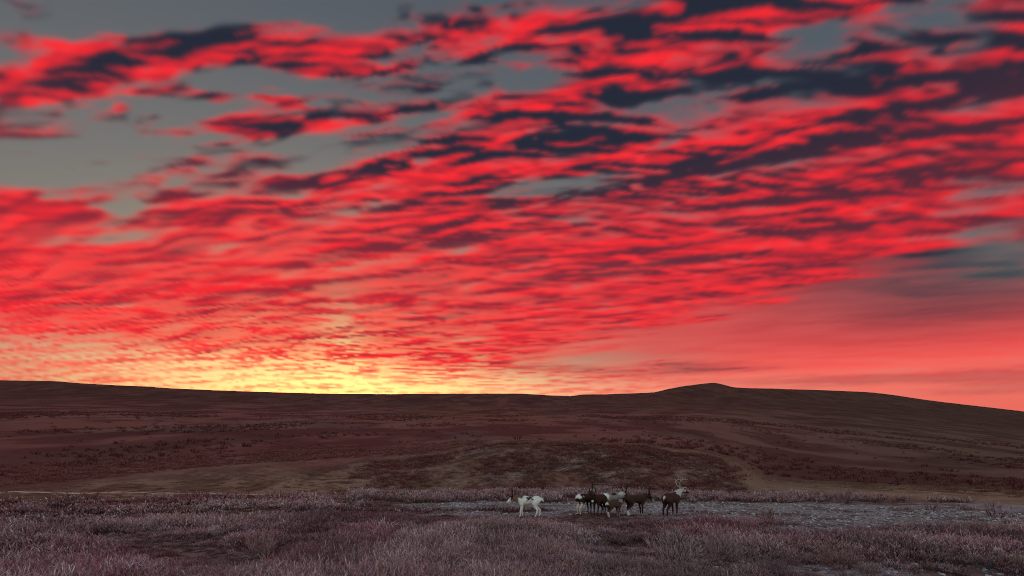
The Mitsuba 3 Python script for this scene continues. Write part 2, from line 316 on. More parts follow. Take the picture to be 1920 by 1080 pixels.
def ground_colour(p, n, uv):
    x, y, z = p.x, p.y, p.z
    r = dr.sqrt(x * x + y * y)
    f1 = mikit.fbm(x * 0.9, y * 0.9, 0.0, 4)
    f2 = mikit.fbm(x * 5.0 + 7, y * 5.0, 0.0, 3)
    f3 = mikit.fbm(x * 0.06 + 3, y * 0.035, 0.0, 4)
    f4 = mikit.fbm(x * 0.012 + 1, y * 0.006 + 5, 0.0, 5)
    f5 = mikit.fbm(x * 0.35 + 11, y * 0.22, 0.0, 4)
    soil = mikit.mix((0.11, 0.062, 0.055), (0.28, 0.18, 0.17), mikit.smoothstep(0.35, 0.7, f2))
    soil = mikit.mix(soil, (0.16, 0.055, 0.045), 0.7 * mikit.smoothstep(0.48, 0.66, f1))
    f6 = mikit.fbm(x * 16.0, y * 16.0 + 3, 0.0, 2)
    stones = mikit.mix((0.13, 0.105, 0.108), (0.55, 0.50, 0.52), mikit.smoothstep(0.22, 0.75, 0.45 * f2 + 0.55 * f6))
    stones = mikit.mix(stones, (0.15, 0.085, 0.08), 0.75 * mikit.smoothstep(0.50, 0.66, f1))
    flat = mikit.mix(soil, stones, gravel(x, y, dr))
    # slope: dry grass, dark scrub, lichen and scree
    grass = mikit.mix((0.21, 0.115, 0.082), (0.38, 0.235, 0.17), mikit.smoothstep(0.35, 0.65, f5))
    grass = mikit.mix(grass, (0.10, 0.050, 0.042), 0.5 * mikit.smoothstep(0.56, 0.66, mikit.fbm(x * 0.5, y * 0.33 + 20, 0.0, 4)))
    scree = mikit.smoothstep(0.60, 0.72, mikit.fbm(x * 1.3, y * 0.8 + 9, 0.0, 4)) * mikit.smoothstep(0.46, 0.6, f3)
    grass = mikit.mix(grass, (0.36, 0.30, 0.27), 0.25 * scree)
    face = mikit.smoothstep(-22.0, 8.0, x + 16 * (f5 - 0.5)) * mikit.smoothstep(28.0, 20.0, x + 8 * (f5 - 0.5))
    rust = mikit.mix((0.085, 0.036, 0.032), (0.20, 0.088, 0.072), mikit.smoothstep(0.38, 0.62, f5))
    rust = mikit.mix(rust, (0.36, 0.29, 0.30), 0.75 * mikit.smoothstep(0.50, 0.62, mikit.fbm(x * 0.22 + y * 0.25, y * 0.55 - x * 0.12, 4.0, 5)) * mikit.smoothstep(0.35, 0.6, f2))
    rust = mikit.mix(rust, (0.06, 0.028, 0.026), 0.7 * mikit.smoothstep(0.52, 0.62, mikit.fbm(x * 1.6, y * 1.2 + 31, 0.0, 3)))
    rust = mikit.mix(rust, (0.30, 0.17, 0.13), 0.5 * mikit.smoothstep(0.56, 0.66, mikit.fbm(x * 2.4 + 9, y * 1.9, 0.0, 3)))
    grass = mikit.mix(grass, (0.085, 0.045, 0.04), 0.7 * mikit.smoothstep(0.60, 0.66, mikit.fbm(x * 0.9, y * 1.7 + 50, 0.0, 3)))
    bank = mikit.smoothstep(-48.0, -8.0, x) * mikit.smoothstep(28.0, 20.0, x + 8 * (f5 - 0.5)) * mikit.smoothstep(54.0, 62.0, r + 10 * (f5 - 0.5))
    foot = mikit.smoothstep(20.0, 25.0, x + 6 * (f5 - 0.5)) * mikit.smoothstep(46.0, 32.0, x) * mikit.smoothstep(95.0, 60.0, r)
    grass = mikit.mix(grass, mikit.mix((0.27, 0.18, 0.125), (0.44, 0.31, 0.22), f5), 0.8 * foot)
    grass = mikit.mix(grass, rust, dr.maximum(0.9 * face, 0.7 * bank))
    heath = mikit.mix((0.17, 0.060, 0.057), (0.285, 0.112, 0.100), mikit.smoothstep(0.36, 0.64, f3))
    heath = mikit.mix(heath, (0.32, 0.135, 0.070), 0.35 * mikit.smoothstep(0.52, 0.68, f4))
    heath = mikit.mix(heath, (0.11, 0.048, 0.045), 0.6 * mikit.smoothstep(0.54, 0.66, mikit.fbm(x * 0.03 + 40, y * 0.012, 0.0, 5)))
    heath = mikit.mix(heath, (0.27, 0.165, 0.15), 0.4 * mikit.smoothstep(0.57, 0.68, mikit.fbm(x * 0.05 + 70, y * 0.02, 0.0, 5)))
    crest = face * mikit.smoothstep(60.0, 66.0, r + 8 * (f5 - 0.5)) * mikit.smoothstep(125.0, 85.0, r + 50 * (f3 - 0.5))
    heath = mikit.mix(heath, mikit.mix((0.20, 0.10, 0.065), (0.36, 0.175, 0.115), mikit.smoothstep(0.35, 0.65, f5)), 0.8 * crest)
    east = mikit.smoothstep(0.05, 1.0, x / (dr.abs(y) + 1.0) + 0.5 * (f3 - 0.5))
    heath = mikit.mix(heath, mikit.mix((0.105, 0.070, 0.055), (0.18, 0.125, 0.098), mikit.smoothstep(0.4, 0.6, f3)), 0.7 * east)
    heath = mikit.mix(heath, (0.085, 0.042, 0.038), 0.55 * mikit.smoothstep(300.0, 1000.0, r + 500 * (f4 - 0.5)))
    up = mikit.smoothstep(62.0, 84.0, r + 16 * (f3 - 0.5) * 2)
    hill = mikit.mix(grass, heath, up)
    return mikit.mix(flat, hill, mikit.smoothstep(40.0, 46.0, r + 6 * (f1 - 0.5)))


def ground_bump(p, n, uv):
    return 0.05 * mikit.fbm(p.x * 2.2, p.y * 2.2, 0.0, 4) + 0.25 * mikit.fbm(p.x * 0.25, p.y * 0.25, 0.0, 3)


scene["ground_material"] = {"type": "twosided", "bsdf": {"type": "bumpmap", "arbitrary": mikit.proc(ground_bump, eps=0.03), "scale": 1.0,
                            "bsdf": {"type": "diffuse", "reflectance": mikit.proc(ground_colour)}}}
_x, _y = _R * np.sin(_A), _R * np.cos(_A)
_v = np.stack([_x, _y, HEIGHT], -1).reshape(-1, 3)
_na, _nr = _A.shape
_i, _j = np.meshgrid(np.arange(_na - 1), np.arange(_nr - 1), indexing="ij")
_a = (_i * _nr + _j).ravel()
_f = np.concatenate([np.stack([_a, _a + 1, _a + _nr + 1], -1), np.stack([_a, _a + _nr + 1, _a + _nr], -1)])[:, ::-1]
scene["ground"] = mikit.ply(trimesh.Trimesh(_v, _f, process=False), "ground_material", smooth=True)
labels["ground"] = {"label": "frosted tundra flood plain rising into dark red brown rolling hills", "kind": "structure"}

# a thread of frozen stream along the foot of the left slope
_t = np.linspace(0, 1, 220)
_cx = -47 + 36 * _t
_cy = 42.6 - 1.6 * _t + 0.5 * np.sin(_cx * 0.35) + 0.35 * np.sin(_cx * 0.9 + 1)
_w = 0.30 + 0.22 * np.sin(_cx * 0.6 + 2) * np.sin(_cx * 0.23) + 0.10 * np.sin(_cx * 2.1)
_sv = []
for k in np.linspace(-1, 1, 5):
    yy = _cy + k * _w
    _sv.append(np.stack([_cx, yy, ground_z(_cx, yy) + 0.03 - 0.03 * abs(k)], -1))
_sv = np.stack(_sv, 1).reshape(-1, 3)
_i, _j = np.meshgrid(np.arange(219), np.arange(4), indexing="ij")
_a = (_i * 5 + _j).ravel()
_sf = np.concatenate([np.stack([_a, _a + 5, _a + 6], -1), np.stack([_a, _a + 6, _a + 1], -1)])
scene["ice"] = {"type": "twosided", "bsdf": {"type": "principled", "base_color": mikit.proc(lambda p, n, uv: mikit.mix((0.34, 0.32, 0.34), (0.62, 0.58, 0.58), mikit.fbm(p.x * 1.3, p.y * 3.0, 0.0, 3))), "roughness": 0.45}}
scene["frozen_stream"] = mikit.ply(trimesh.Trimesh(_sv, _sf, process=False), "ice", smooth=True)
labels["frozen_stream"] = {"label": "narrow pale thread of frozen stream along the foot of the left slope", "kind": "structure"}


# ---------------------------------------------------------------- plants: ribbons for frosted shoots, tone per tuft
def tuft(n, h, spread, w, seed, lean=0.5, shoots=0.0):
    """Bent shoots from one foot: (points n x 5 x 3, fraction of the frost n x 5); 3 triangles each. A share of them are short side shoots through the crown."""
    g = np.random.default_rng(seed)
    a, out = g.uniform(0, 2 * np.pi, n), np.sqrt(g.uniform(0, 1, n))
    root = np.stack([np.cos(a) * out * spread * 0.45, np.sin(a) * out * spread * 0.45, np.full(n, -0.04)], -1)
    b = a + g.normal(0, 0.8, n)
    ln = h * g.uniform(0.55, 1.0, n)
    tilt = lean * out * g.uniform(0.4, 1.4, n)
    tip = root + np.stack([np.cos(b) * np.sin(tilt) * ln, np.sin(b) * np.sin(tilt) * ln, np.cos(tilt) * ln], -1)
    mid = 0.5 * (root + tip) + g.normal(0, 0.06 * h, (n, 3)) + np.array([0, 0, 0.06 * h])
    frost = np.tile([0.0, 0.0, 0.10, 0.10, 0.80], (n, 1))
    k = int(n * shoots)
    if k:                                                                  # side shoots start on another stem's upper half
        t = g.uniform(0.35, 1.0, k)[:, None]
        on = g.integers(k, n, k)
        root[:k] = mid[on] * (1 - t) + tip[on] * t
        e = g.normal(0, 0.75, (k, 3)) + [0, 0, 0.75]
        e /= np.linalg.norm(e, axis=1, keepdims=True)
        l2 = h * g.uniform(0.16, 0.36, k)[:, None]
        mid[:k], tip[:k] = root[:k] + 0.5 * l2 * e + g.normal(0, 0.02 * h, (k, 3)), root[:k] + l2 * e
        frost[:k] = [0.30, 0.30, 0.75, 0.75, 1.1]
    c = g.uniform(0, 2 * np.pi, n)
    side = np.stack([np.cos(c), np.sin(c), 0.4 * np.cos(3 * c)], -1) * (w * g.uniform(0.6, 1.3, n))[:, None]
    pts = np.stack([root - 0.35 * side, root + 0.35 * side, mid - 0.5 * side, mid + 0.5 * side, tip], 1)
    return pts, frost


FACES = np.array([[0, 1, 3], [0, 3, 2], [2, 3, 4]])


class Heap:
    def __init__(self):
        self.v, self.c = [], []

    def add(self, protos, x, y, size, foot, tip, low=0.25, z=None):
        """Copies of the tufts at x, y; foot and tip are colours per tuft."""
        z = ground_z(x, y) if z is None else z
        which = rng.integers(0, len(protos), len(x))
        turn = rng.uniform(0, 2 * np.pi, len(x))
        for k, (pts, t) in enumerate(protos):
            s = np.nonzero(which == k)[0]
            if not len(s):
                continue
            ca, sa = np.cos(turn[s]), np.sin(turn[s])
            flat = pts.reshape(-1, 3)
            px = ca[:, None] * flat[:, 0] - sa[:, None] * flat[:, 1]
            py = sa[:, None] * flat[:, 0] + ca[:, None] * flat[:, 1]
            self.v.append((np.stack([px, py, np.broadcast_to(flat[:, 2], px.shape)], -1) * np.asarray(size)[s][:, None, None] + np.stack([x[s], y[s], z[s]], -1)[:, None]).reshape(-1, 5, 3))
            tt = t.reshape(-1)[None, :, None]
            per = rng.uniform(0.7, 1.25, (len(s), pts.shape[0]))[:, :, None, None]
            col = (foot[s][:, None] * (1 - tt) + tip[s][:, None] * tt).reshape(len(s), -1, 5, 3) * per
            self.c.append(col.reshape(-1, 5, 3))

    def build(self, key, material="shoots"):
        v, c = np.concatenate(self.v), np.concatenate(self.c)
        f = (FACES[None] + (np.arange(len(v)) * 5)[:, None, None]).reshape(-1, 3)
        scene[key] = mikit.ply((v.reshape(-1, 3), f), material, color=np.clip(c.reshape(-1, 3), 0.01, 0.85))
        return len(f)


scene["shoots"] = {"type": "twosided", "bsdf": {"type": "diffuse", "reflectance": {"type": "mesh_attribute", "name": "vertex_color"}}}


def spread_over(n, r0, r1, a0, a1):
    r = np.sqrt(rng.uniform(r0 * r0, r1 * r1, n))
    a = np.radians(rng.uniform(a0, a1, n))
    return r * np.sin(a), r * np.cos(a)


def patch(x, y, f, seed):
    return meshkit.fbm(np.stack([x * f, y * f, 0 * x], -1), 3, seed)


def tones(choice, table):
    return np.array(table)[choice]


STEM = np.array([[0.075, 0.031, 0.036], [0.090, 0.032, 0.032], [0.062, 0.034, 0.040], [0.090, 0.052, 0.044]])
FROST = np.array([[0.58, 0.34, 0.41], [0.42, 0.17, 0.20], [0.80, 0.58, 0.66], [0.60, 0.40, 0.37]])
tris = 0

heath = Heap()
near = [tuft(170, 0.40, 0.46, 0.0085, 100 + k, 1.2, 0.55) for k in range(9)]
mid = [tuft(84, 0.36, 0.44, 0.0135, 120 + k, 1.15, 0.5) for k in range(7)]
back = [tuft(30, 0.36, 0.45, 0.032, 140 + k, 1.1, 0.55) for k in range(6)]
for protos, n, r0, r1 in ((near, 3900, 6.5, 14.5), (mid, 5600, 14.5, 25.0), (back, 6500, 25.0, 44.0)):
    x, y = spread_over(n, r0, r1, -51, 51)
    big = patch(x, y, 0.30, 51)
    g = gravel(x, y, np)
    keep = (rng.uniform(0, 1, n) > 0.90 * g) & (rng.uniform(0, 1, n) < sstep(0.26, 0.44, big) + 0.6)
    keep &= ~((y > 36.0) & (y < 43) & (rng.uniform(0, 1, len(x)) < 0.85))
    keep &= ~((y > 27) & (x > -0.26 * y))                                # there the willow belt stands instead
    x, y, big, g = x[keep], y[keep], big[keep], g[keep]
    red = patch(x, y, 0.16, 52) + 0.10 * np.exp(-((y - 21.5) / 2.5) ** 2)
    u = rng.uniform(0, 1, len(x))
    ch = np.where(red + 0.9 * (u - 0.5) > 0.86, 1, np.where(u < 0.56, 0, np.where(u < 0.78, 2, 3)))
    ch = np.where((y > 29) & (u < 0.5), 1, ch)
    size = (0.45 + 1.15 * sstep(0.30, 0.68, big)) * rng.uniform(0.75, 1.2, len(x)) * (1 - 0.55 * g) * (1 - 0.62 * np.exp(-((np.hypot((x - 4.2) / 6.5, (y - 22.4) / 2.2))) ** 4))
    size *= np.where((np.abs(y - 22.5) < 2.0), 0.62, 1.0)
    tone = rng.uniform(0.75, 1.15, len(x))[:, None] * (0.72 + 0.55 * sstep(0.30, 0.62, patch(x, y, 0.45, 57)))[:, None]
    heath.add(protos, x, y, size, STEM[ch] * tone, FROST[ch] * tone)
tris += heath.build("dwarf_birch_heath")
labels["dwarf_birch_heath"] = {"label": "frosted purple brown dwarf birch heath covering the foreground in front of the reindeer", "category": "heath", "kind": "stuff"}

belt = Heap()
protos = [tuft(60, 0.62, 0.6, 0.034, 200 + k, 1.1, 0.6) for k in range(7)]
x, y = spread_over(2600, 29.5, 43.5, -19, 51)
keep = (rng.uniform(0, 1, len(x)) < sstep(0.30, 0.46, patch(x, y, 0.22, 61)) * sstep(29.5, 33.0, y) + 0.06) & (rng.uniform(0, 1, len(x)) > 0.8 * gravel(x, y, np))
x, y = x[keep], y[keep]
ch = rng.choice(4, len(x), p=[0.36, 0.14, 0.42, 0.08])
belt.add(protos, x, y, rng.uniform(0.45, 1.15, len(x)), STEM[ch] * 1.3, FROST[ch] * rng.uniform(0.8, 1.15, len(x))[:, None])
tris += belt.build("willow_scrub")
labels["willow_scrub"] = {"label": "pale frosted belt of low willow scrub between the gravel bar and the bluff", "category": "scrub", "kind": "stuff"}

grass = Heap()
protos = [tuft(16, 0.30, 0.3, 0.03, 230 + k, 0.9) for k in range(5)]
x, y = spread_over(2600, 33.0, 60.0, -50, -4)
keep = rng.uniform(0, 1, len(x)) < 0.85 * np.exp(-((np.hypot(x, y) - 40 - 3 * (patch(x, y, 0.1, 3) - 0.5)) / 3.0) ** 2) + 0.12
x, y = x[keep], y[keep]
gold = np.array([0.46, 0.20, 0.075]) * rng.uniform(0.6, 1.2, (len(x), 1))
grass.add(protos, x, y, rng.uniform(0.5, 1.2, len(x)), gold * 0.5, gold)
x, y = spread_over(2400, 44.0, 80.0, 8, 51)
keep = rng.uniform(0, 1, len(x)) < sstep(0.42, 0.6, patch(x, y, 0.09, 5))
x, y = x[keep], y[keep]
gold = np.array([0.40, 0.30, 0.20]) * rng.uniform(0.6, 1.2, (len(x), 1))
grass.add(protos, x, y, rng.uniform(0.5, 1.3, len(x)), gold * 0.5, gold)
tris += grass.build("dry_grass")
labels["dry_grass"] = {"label": "dry tan and orange grass along the foot of the slopes", "category": "grass", "kind": "stuff"}

bluff = Heap()
protos = [tuft(60, 0.50, 1.0, 0.046, 260 + k, 1.2, 0.6) for k in range(7)]
DARK_STEM = np.array([0.105, 0.040, 0.042])
DARK_TIP = np.array([[0.27, 0.094, 0.096], [0.22, 0.076, 0.080], [0.31, 0.112, 0.096], [0.28, 0.135, 0.135]])
for n, r0, r1, a0, a1, f, lim, big in ((4200, 47, 68, -20, 27.0, 0.16, (0.32, 0.60), 0.85), (2400, 70, 100, -51, -3, 0.08, (0.44, 0.62), 0.75), (900, 48, 74, -51, -2, 0.3, (0.50, 0.62), 0.36),
                                    (2600, 73, 86, -46, -6, 0.10, (0.26, 0.46), 0.75), (700, 56, 110, 33, 51, 0.07, (0.46, 0.62), 0.8)):
    x, y = spread_over(n, r0, r1, a0, a1)
    az = np.degrees(np.arctan2(x, y))
    taper = sstep(a0, a0 + 10, az) * sstep(a1, a1 - 4, az) if a0 > -40 else 1.0
    keep = rng.uniform(0, 1, n) < sstep(lim[0], lim[1], patch(x, y, f, 71)) * taper
    x, y = x[keep], y[keep]
    ch = rng.integers(0, 4, len(x))
    tone = rng.uniform(0.9, 1.35, (len(x), 1)) * (1.25 if a0 < -40 else 1.0)
    bluff.add(protos, x, y, big * rng.uniform(0.5, 1.25, len(x)), DARK_STEM * tone, DARK_TIP[ch] * tone)
tris += bluff.build("bluff_scrub")
labels["bluff_scrub"] = {"label": "dark red brown birch scrub on the bluff and terrace edges behind the herd", "category": "scrub", "kind": "stuff"}

tuss = Heap()
protos = [tuft(14, 0.9, 1.2, 0.16, 300 + k, 1.1) for k in range(6)]
x, y = spread_over(15000, 80, 420, -51, 51)
keep = rng.uniform(0, 1, len(x)) < sstep(0.46, 0.60, patch(x * 0.6, y * 0.35, 0.05, 81)) * 0.9 + 0.04
x, y = x[keep], y[keep]
ch = rng.integers(0, 4, len(x))
tuss.add(protos, x, y, rng.uniform(0.5, 1.4, len(x)), DARK_STEM * np.ones((len(x), 1)), DARK_TIP[ch] * rng.uniform(0.8, 1.5, (len(x), 1)))
tris += tuss.build("hillside_scrub")
labels["hillside_scrub"] = {"label": "low dark scrub patches strewn over the tundra hillside", "category": "scrub", "kind": "stuff"}

# stones of the gravel bars
x, y = spread_over(16000, 10.0, 36.0, -25, 51)
g = gravel(x, y, np)
keep = rng.uniform(0, 1, len(x)) < 0.9 * sstep(0.35, 0.9, g) + 0.02
x, y = x[keep], y[keep]
ico = trimesh.creation.icosphere(0)
rv = []
for k in range(12):
    v = ico.vertices * rng.uniform(0.75, 1.2, (12, 1)) * [1.25, 0.95, 0.6]
    rv.append(v)
rv = np.array(rv)
which, turn = rng.integers(0, 12, len(x)), rng.uniform(0, 2 * np.pi, len(x))
size = 0.018 + 0.055 * rng.uniform(0, 1, len(x)) ** 3
v = rv[which] * size[:, None, None]
v = np.stack([v[..., 0] * np.cos(turn)[:, None] - v[..., 1] * np.sin(turn)[:, None], v[..., 0] * np.sin(turn)[:, None] + v[..., 1] * np.cos(turn)[:, None], v[..., 2]], -1)
v += np.stack([x, y, ground_z(x, y) + 0.25 * size], -1)[:, None]
f = (ico.faces[None] + (np.arange(len(x)) * 12)[:, None, None]).reshape(-1, 3)
tone = rng.choice([0.16, 0.30, 0.45, 0.6], len(x), p=[0.25, 0.3, 0.25, 0.2])[:, None] * np.array([0.97, 1.0, 1.06]) * rng.uniform(0.85, 1.15, (len(x), 3)) ** 0.4
scene["gravel_stones"] = mikit.ply((v.reshape(-1, 3), f), "shoots", color=np.repeat(tone, 12, 0))
labels["gravel_stones"] = {"label": "frosted grey river stones strewn over the gravel bars", "category": "stones", "kind": "stuff"}
tris += len(f)


# single willow bushes: forked stems as tubes, frosted shoots as ribbons
def bush(key, x, y, h, wide, tone, label, stems=22, seed=1):
    g = np.random.default_rng(seed)
    z0 = float(ground_z([x], [y])[0])
    tv, tf, at, pts, tt = [], [], 0, [], []
    for k in range(stems):
        a = g.uniform(0, 2 * np.pi)
        tilt = g.uniform(0.1, 1.0) * wide
        ln = h * g.uniform(0.55, 0.95) * (1.1 - 0.25 * tilt)
        p = np.array([0.12 * np.cos(a), 0.12 * np.sin(a), -0.06])
        d = np.array([np.cos(a) * np.sin(tilt), np.sin(a) * np.sin(tilt), np.cos(tilt)])
        line, r = [p], h * 0.011 * g.uniform(0.7, 1.2)
        for s in range(4):
            d = d + g.normal(0, 0.16, 3) + [0, 0, 0.10]
            d /= np.linalg.norm(d)
            p = p + d * ln / 4
            line.append(p)
        line = np.array(line)
        for s in range(5):
            e = line[min(s + 1, 4)] - line[max(s - 1, 0)]
            e /= np.linalg.norm(e)
            u = np.cross(e, [0.3, 0.9, 0.1]); u /= np.linalg.norm(u)
            w = np.cross(e, u)
            rr = r * (1 - 0.19 * s)
            tv += [line[s] + rr * (np.cos(q) * u + np.sin(q) * w) for q in (0, 2.094, 4.189)]
            if s:
                for q in range(3):
                    i0, i1 = at + (s - 1) * 3 + q, at + (s - 1) * 3 + (q + 1) % 3
                    tf += [[i0, i1, i1 + 3], [i0, i1 + 3, i0 + 3]]
        at += 15
        for q in range(26):                                            # shoots along the upper stem
            t = g.uniform(0.8, 3.9)
            i = int(t)
            b = line[i] + (line[min(i + 1, 4)] - line[i]) * (t - i)
            e = line[min(i + 1, 4)] - line[max(i - 0, 0)] if i < 4 else line[4] - line[3]
            e = e / (np.linalg.norm(e) + 1e-9) + g.normal(0, 0.5, 3) + [0, 0, 0.25]
            e /= np.linalg.norm(e)
            l2 = h * g.uniform(0.14, 0.30)
            m, tip = b + e * l2 * 0.5 + g.normal(0, 0.012, 3), b + e * l2 + [0, 0, 0.02]
            s = np.cross(e, g.normal(0, 1, 3)); s *= 0.5 * g.uniform(0.010, 0.018) / np.linalg.norm(s)
            pts.append([b - 0.6 * s, b + 0.6 * s, m - s, m + s, tip])
    base = np.array([x, y, z0])
    stem = np.array([0.085, 0.055, 0.050]) * np.ones((len(tv), 1)) * rng.uniform(0.8, 1.2, (len(tv), 1))
    scene[key + "__stems"] = mikit.ply((np.array(tv) + base, np.array(tf)), "shoots", color=stem)
    pts = np.array(pts) + base
    fr = np.array(tone) * [1.16, 0.92, 0.97] * g.uniform(0.6, 1.2, (len(pts), 1))
    col = np.stack([fr * 0.45, fr * 0.45, fr * 0.85, fr * 0.85, fr * 1.1], 1)
    ff = (FACES[None] + (np.arange(len(pts)) * 5)[:, None, None]).reshape(-1, 3)
    scene[key + "__twigs"] = mikit.ply((pts.reshape(-1, 3), ff), "shoots", color=np.clip(col.reshape(-1, 3), 0.01, 0.85))
    labels[key] = {"label": label, "category": "bush", "group": "willow bushes standing out of the heath"}


BUSHES = [
    (4.15, 12.2, 1.15, 1.05, (0.50, 0.46, 0.47), "largest frosted willow bush in the front heath, below the antlered bull"),
    (5.55, 12.9, 0.95, 1.0, (0.42, 0.37, 0.37), "grey willow bush at the edge of the bare gravel in the lower right"),
    (8.2, 12.0, 0.75, 1.1, (0.34, 0.27, 0.26), "dark low willow bush standing on the frosted gravel at lower right"),
    (10.6, 14.4, 0.85, 1.0, (0.40, 0.34, 0.34), "willow bush rightmost of the row on the gravel"),
    (1.0, 12.0, 0.95, 0.95, (0.44, 0.36, 0.36), "willow bush in the front heath straight below the white reindeer"),
    (-2.3, 12.6, 0.9, 1.0, (0.40, 0.30, 0.31), "purplish willow bush in the front heath left of the white reindeer"),
    (-6.4, 12.4, 0.95, 1.0, (0.40, 0.32, 0.32), "brown willow bush in the front heath at far lower left"),
    (21.5, 31.0, 1.25, 1.1, (0.40, 0.33, 0.36), "dark rounded bush standing up from the pale scrub belt on the right"),
    (11.2, 21.0, 0.75, 1.1, (0.36, 0.28, 0.27), "small bush alone on the gravel right of the bull"),
]
for k, (x, y, h, wide, tone, label) in enumerate(BUSHES):
    bush("willow_bush" + ("_%03d" % k if k else ""), x, y, h, wide, tone, label, 24, 400 + k)


# ---------------------------------------------------------------- reindeer
scene["fur"] = {"type": "twosided", "bsdf": {"type": "principled", "base_color": {"type": "mesh_attribute", "name": "vertex_color"}, "roughness": 0.85, "specular": 0.15, "sheen": 0.08}}
scene["antler_velvet"] = {"type": "principled", "base_color": {"type": "rgb", "value": [0.035, 0.018, 0.016]}, "roughness": 0.7, "specular": 0.2}
scene["antler_bone"] = {"type": "principled", "base_color": {"type": "rgb", "value": [0.40, 0.33, 0.30]}, "roughness": 0.55, "specular": 0.3}


def rot_z(a):
    return np.array([[math.cos(a), -math.sin(a), 0], [math.sin(a), math.cos(a), 0], [0, 0, 1.0]])


def ball(p, r):
    return m3.Manifold.sphere(r, 16).translate(list(map(float, p)))


def skeleton(neck, poll, yaw, pitch, legs, fat=1.0, mane=0.0):
    """Bones (name, p, rp, q, rq) in the animal's frame: x ahead, y left, z up, feet at z = 0. legs: how far each foot is set ahead, (front left, front right, hind left, hind right)."""
    B = []

    def bone(n, *js):
        for (p, r), (q, s) in zip(js, js[1:]):
            B.append((n, np.array(p, float), r, np.array(q, float), s))
    f = 0.95 * fat
    bone("body", ((-.60, 0, .91), .115), ((-.46, 0, .89), .190 * f), ((-.12, 0, .865), .205 * f), ((.16, 0, .845), .225 * f), ((.38, 0, .87), .205 * f), ((.50, 0, .87), .145))
    bone("body", ((-.50, 0, .99), .10), ((-.10, 0, .985), .09), ((.20, 0, 1.0), .09), ((.36, 0, 1.035), .09))
    for s in (1, -1):
        bone("body", ((-.44, .10 * s, .84), .17), ((-.32, .12 * s, .68), .12))
        bone("body", ((.36, .10 * s, .86), .15), ((.33, .12 * s, .66), .10))
    nk = np.array(neck, float)
    pl = np.array(poll, float)
    bone("neck", ((.40, 0, .93), .185), (tuple(nk), .135 + .02 * mane), (tuple(pl - [.02, 0, .02]), .085))
    if mane:
        bone("neck", ((.50, 0, .76), .13), (tuple(nk + [.03, 0, -.14]), .115), (tuple(pl + [-.01, 0, -.10]), .06))
    d = rot_z(yaw) @ np.array([math.cos(pitch), 0, -math.sin(pitch)])
    up = rot_z(yaw) @ np.array([math.sin(pitch), 0, math.cos(pitch)])
    lf = np.cross(up, d)
    bone("skull", (tuple(pl), .088), (tuple(pl + .10 * d - .01 * up), .085), (tuple(pl + .20 * d - .025 * up), .062))
    bone("muzzle", (tuple(pl + .20 * d - .025 * up), .062), (tuple(pl + .31 * d - .045 * up), .050))
    bone("nose", (tuple(pl + .31 * d - .045 * up), .050), (tuple(pl + .355 * d - .045 * up), .043))
    bone("jaw", (tuple(pl + .06 * d - .075 * up), .045), (tuple(pl + .28 * d - .085 * up), .030))
    for s in (1, -1):
        e0 = pl - .03 * d + .05 * up + .06 * s * lf
        bone("ear", (tuple(e0), .022), (tuple(e0 + .07 * s * lf + .03 * up - .02 * d), .028), (tuple(e0 + .125 * s * lf + .055 * up - .03 * d), .010))
        bone("eye", (tuple(pl + .115 * d + .03 * up + .072 * s * lf), .016), (tuple(pl + .13 * d + .028 * up + .070 * s * lf), .014))
    for k, (bx, s) in enumerate(((.34, 1), (.34, -1), (-.44, 1), (-.44, -1))):
        o, y = legs[k], .115 * s
        if k < 2:
            bone("thigh", ((bx, y, .72), .085), ((bx - .03 + .25 * o, y * 1.05, .53), .056))
            bone("shank", ((bx - .03 + .25 * o, y * 1.05, .53), .056), ((bx + .02 + .6 * o, y, .31), .037))
            bone("foot", ((bx + .02 + .6 * o, y, .31), .037), ((bx + .005 + .95 * o, y, .10), .025), ((bx + .035 + o, y, .055), .030))
            bone("hoof", ((bx + .03 + o, y - .012, .03), .030), ((bx + .075 + o, y - .014, .022), .022))
            bone("hoof", ((bx + .03 + o, y + .012, .03), .030), ((bx + .075 + o, y + .014, .022), .022))
        else:
            bone("thigh", ((bx + .02, y, .76), .130), ((bx + .09 + .15 * o, y * 1.08, .57), .082))
            bone("shank", ((bx + .09 + .15 * o, y * 1.08, .57), .078), ((bx - .10 + .65 * o, y, .36), .042))
            bone("foot", ((bx - .11 + .65 * o, y, .365), .040), ((bx - .045 + .95 * o, y, .10), .027), ((bx - .01 + o, y, .055), .031))
            bone("hoof", ((bx - .01 + o, y - .012, .03), .030), ((bx + .04 + o, y - .014, .022), .022))
            bone("hoof", ((bx - .01 + o, y + .012, .03), .030), ((bx + .04 + o, y + .014, .022), .022))
    bone("tail", ((-.69, 0, .94), .045), ((-.745, 0, .87), .042), ((-.755, 0, .80), .022))
    return B, (pl, d, up, lf)


